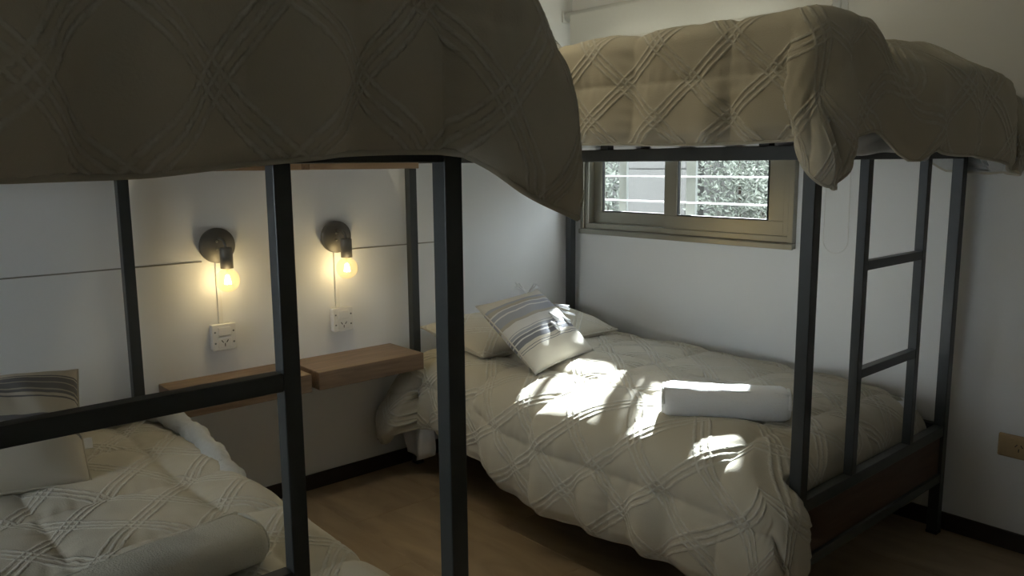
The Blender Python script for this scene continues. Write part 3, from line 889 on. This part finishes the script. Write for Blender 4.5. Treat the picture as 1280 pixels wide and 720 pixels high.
rolled_towel((1.410, -2.490, 0.512), (1.480, -2.900, 0.512), 0.085, 0.052, M_TOWEL2, 'cream rolled towel lying on the near lower bunk', 7, 0.006)

# ------------------------------------------------------------------ wall shelves
SH = {'group': 'floating wooden shelves'}
def shelf(y0, y1, z1, th, label):
    o = box('wall_shelf', (0.0, y0, z1-th), (0.2666, y1, z1), M_SHELF, None, 0.0025)
    tag(o, label, 'shelf', 'floating wooden shelves')
shelf(-1.6986, -1.1925, 0.5897, 0.0734, 'brown wooden wall shelf beside the head of the sunlit lower bunk')
shelf(-2.2289, -1.7307, 0.5897, 0.0734, 'brown wooden wall shelf behind the near bunk, below the left lamp')
shelf(-1.6986, -1.1925, 1.4200, 0.0325, 'brown wooden wall shelf above the right lamp, level with the top bunks')
shelf(-2.2289, -1.7307, 1.4200, 0.0325, 'brown wooden wall shelf above the left lamp, level with the top bunks')

# ------------------------------------------------------------------ wall lamps
def wall_lamp(y, label):
    r = empty('wall_lamp', (0, y, 1.095))
    tag(r, label, 'wall lamp', 'round-bulb wall lamps')
    lathe('wall_plate', [(0, 0.002), (0.066, 0.002), (0.068, 0.005), (0.068, 0.024), (0.065, 0.028), (0, 0.028)], M_LAMP, r, (0, y, 1.100), 'X', 48)
    for dz in (0.012, -0.012):
        lathe('screw', [(0, 0.0), (0.005, 0.0), (0.004, 0.003), (0, 0.0035)], M_ALU, r, (0.028, y-0.006, 1.102+dz*1.2), 'X', 12)
    arm = [(0.026, y, 1.128)]
    for k in range(11):
        a = math.pi/2*k/10
        arm.append((0.060+0.038*math.sin(a), y, 1.090+0.038*math.cos(a)))
    tube('arm', arm, 0.0055, M_LAMP, r, 10)
    lathe('socket', [(0, 0.080), (0.021, 0.080), (0.024, 0.076), (0.024, 0.0), (0.020, 0.0), (0.020, 0.01), (0, 0.012)], M_LAMP, r, (0.098, y, 1.018), 'Z', 32)
    prof = [(0.013, 0.062)]
    R_ = 0.0455
    for k in range(25):
        a = math.radians(18)+(math.pi-math.radians(18))*k/24
        prof.append((R_*math.sin(a) if k < 24 else 0.0, R_*math.cos(a)))
    b = lathe('bulb', prof, M_BULB, r, (0.098, y, 0.972), 'Z', 40)
    bm = bmesh.new()
    for k in range(4):
        a = math.pi/2*k+0.4
        tube_bm(bm, [(0.098+0.006*math.cos(a), y+0.006*math.sin(a), 0.990), (0.098+0.011*math.cos(a+.5), y+0.011*math.sin(a+.5), 0.957)], 0.0022, 6)
    f = finish(bm, 'filament', M_FIL); f.parent = b
    s_ = tube('stem', [(0.098, y, 1.03), (0.098, y, 0.99)], [0.006, 0.003], M_BULB, None, 8); s_.parent = b
    ld = bpy.data.lights.new('bulb_light', 'POINT'); ld.energy = LAMP_W; ld.color = (1.0, 0.80, 0.47); ld.shadow_soft_size = 0.014
    lo = bpy.data.objects.new('bulb_light', ld); COL.objects.link(lo); lo.location = (0.098, y, 0.972)
    lo.parent = r; lo.matrix_parent_inverse = Matrix.Translation(-r.location)
wall_lamp(-1.976, 'lit round-bulb wall lamp on a dark plate, left one, nearer the near bunk')
wall_lamp(-1.458, 'lit round-bulb wall lamp on a dark plate, right one, nearer the window')

# ------------------------------------------------------------------ outlets, cable covers
def outlet(y, label):
    z0 = 0.690
    r = empty('wall_outlet', (0, y, z0))
    tag(r, label, 'outlet', 'white surface-mounted outlets')
    box('outlet_box', (0.0, y-0.045, z0), (0.030, y+0.045, z0+0.100), M_PLASTIC, r, 0.004, 3)
    p = box('face_plate', (0.028, y-0.048, z0-0.002), (0.035, y+0.048, z0+0.102), M_PLASTIC, r, 0.003, 3)
    for yy in (-0.037, 0.037):
        for zz in (0.028, 0.072):
            s_ = lathe('screw', [(0, 0), (0.004, 0), (0.003, 0.002), (0, 0.002)], M_GREYBAR, r, (0.035, y+yy, z0+zz), 'X', 10)
    box('switch_rocker', (0.033, y-0.025, z0+0.055), (0.040, y+0.025, z0+0.090), M_PLASTIC, r, 0.003, 3)
    sk = box('socket_module', (0.033, y-0.027, z0+0.010), (0.037, y+0.027, z0+0.048), M_PLASTIC, r, 0.002)
    for dy, dz, ang in ((-0.010, 0.034, 35), (0.010, 0.034, -35), (0.0, 0.020, 0)):
        bm = bmesh.new(); bbox(bm, (-0.0006, -0.0015, -0.006), (0.0006, 0.0015, 0.006))
        bmesh.ops.rotate(bm, verts=bm.verts, matrix=Matrix.Rotation(math.radians(ang), 3, 'X'))
        bmesh.ops.translate(bm, verts=bm.verts, vec=(0.0372, y+dy, z0+dz))
        s_ = finish(bm, 'slot', M_SLOT); s_.parent = sk
outlet(-1.977, 'white outlet box with switch under the left wall lamp')
outlet(-1.449, 'white outlet box with switch under the right wall lamp')
def cable_cover(a, b, m, label):
    bm = bmesh.new(); bbox(bm, a, b, 0.0015, 2)
    ym, zm = (a[1]+b[1])/2, b[2]
    o = finish(bm, 'cable_cover', m); tag(o, label, 'cable cover')
M_LINE = mat('grey_cable', (0.30, 0.29, 0.26), 0.6)
cable_cover((0, -1.986, 0.792), (0.011, -1.968, 1.04), M_PLASTIC, 'white vertical cable cover below the left wall lamp')
cable_cover((0, -1.468, 0.792), (0.011, -1.450, 1.04), M_PLASTIC, 'white vertical cable cover below the right wall lamp')
cable_cover((0, -4.2, 1.0375), (0.005, -2.035, 1.0425), M_LINE, 'thin grey cable running along the wall left of the left lamp')
cable_cover((0, -1.40, 1.0375), (0.005, -0.88, 1.0425), M_LINE, 'thin grey cable running along the wall right of the right lamp')

# yellowed outlet right of the bed, on the window wall
r = empty('wall_outlet', (2.24, 0, 0.345)); tag(r, 'yellowed outlet low on the window wall at the right edge', 'outlet')
box('face_plate', (2.172, -0.010, 0.345), (2.310, 0.0, 0.430), M_PLASTIC_Y, r, 0.006, 3)
sk = box('socket_module', (2.200, -0.013, 0.360), (2.282, -0.009, 0.415), M_PLASTIC_Y, r, 0.002)
for dx, dz, ang in ((-0.009, 0.006, 35), (0.009, 0.006, -35), (0.0, -0.010, 0)):
    bm = bmesh.new(); bbox(bm, (-0.0015, -0.0006, -0.006), (0.0015, 0.0006, 0.006))
    bmesh.ops.rotate(bm, verts=bm.verts, matrix=Matrix.Rotation(math.radians(ang), 3, 'Y'))
    bmesh.ops.translate(bm, verts=bm.verts, vec=(2.241+dx, -0.0134, 0.388+dz))
    s_ = finish(bm, 'slot', M_SLOT); s_.parent = sk

# ------------------------------------------------------------------ unseen ceiling lamp, inferred from warm light, added for brightness
r = empty('added_ceiling_lamp', (0.85, -1.72, ROOM_Z)); tag(r, 'small warm unseen ceiling lamp added above the gap between the bunks', 'ceiling lamp')
lathe('lamp_base', [(0, 0), (0.09, 0), (0.09, -0.02), (0, -0.025)], M_PLASTIC, r, (0.85, -1.72, ROOM_Z), 'Z', 32)
gl = lathe('lamp_globe', [(0.05, -0.022)]+[(0.075*math.sin(math.radians(40)+math.radians(140)*k/16) if k < 16 else 0, -0.08+0.075*math.cos(math.radians(40)+math.radians(140)*k/16)) for k in range(17)],
           M_BULB, r, (0.85, -1.72, ROOM_Z), 'Z', 32)
ld = bpy.data.lights.new('ceiling_light', 'POINT'); ld.energy = CEILING_W; ld.color = (1.0, 0.92, 0.72); ld.shadow_soft_size = 0.05
lo = bpy.data.objects.new('ceiling_light', ld); COL.objects.link(lo); lo.location = (0.85, -1.72, ROOM_Z-0.08)
lo.parent = r; lo.matrix_parent_inverse = Matrix.Translation(-r.location)
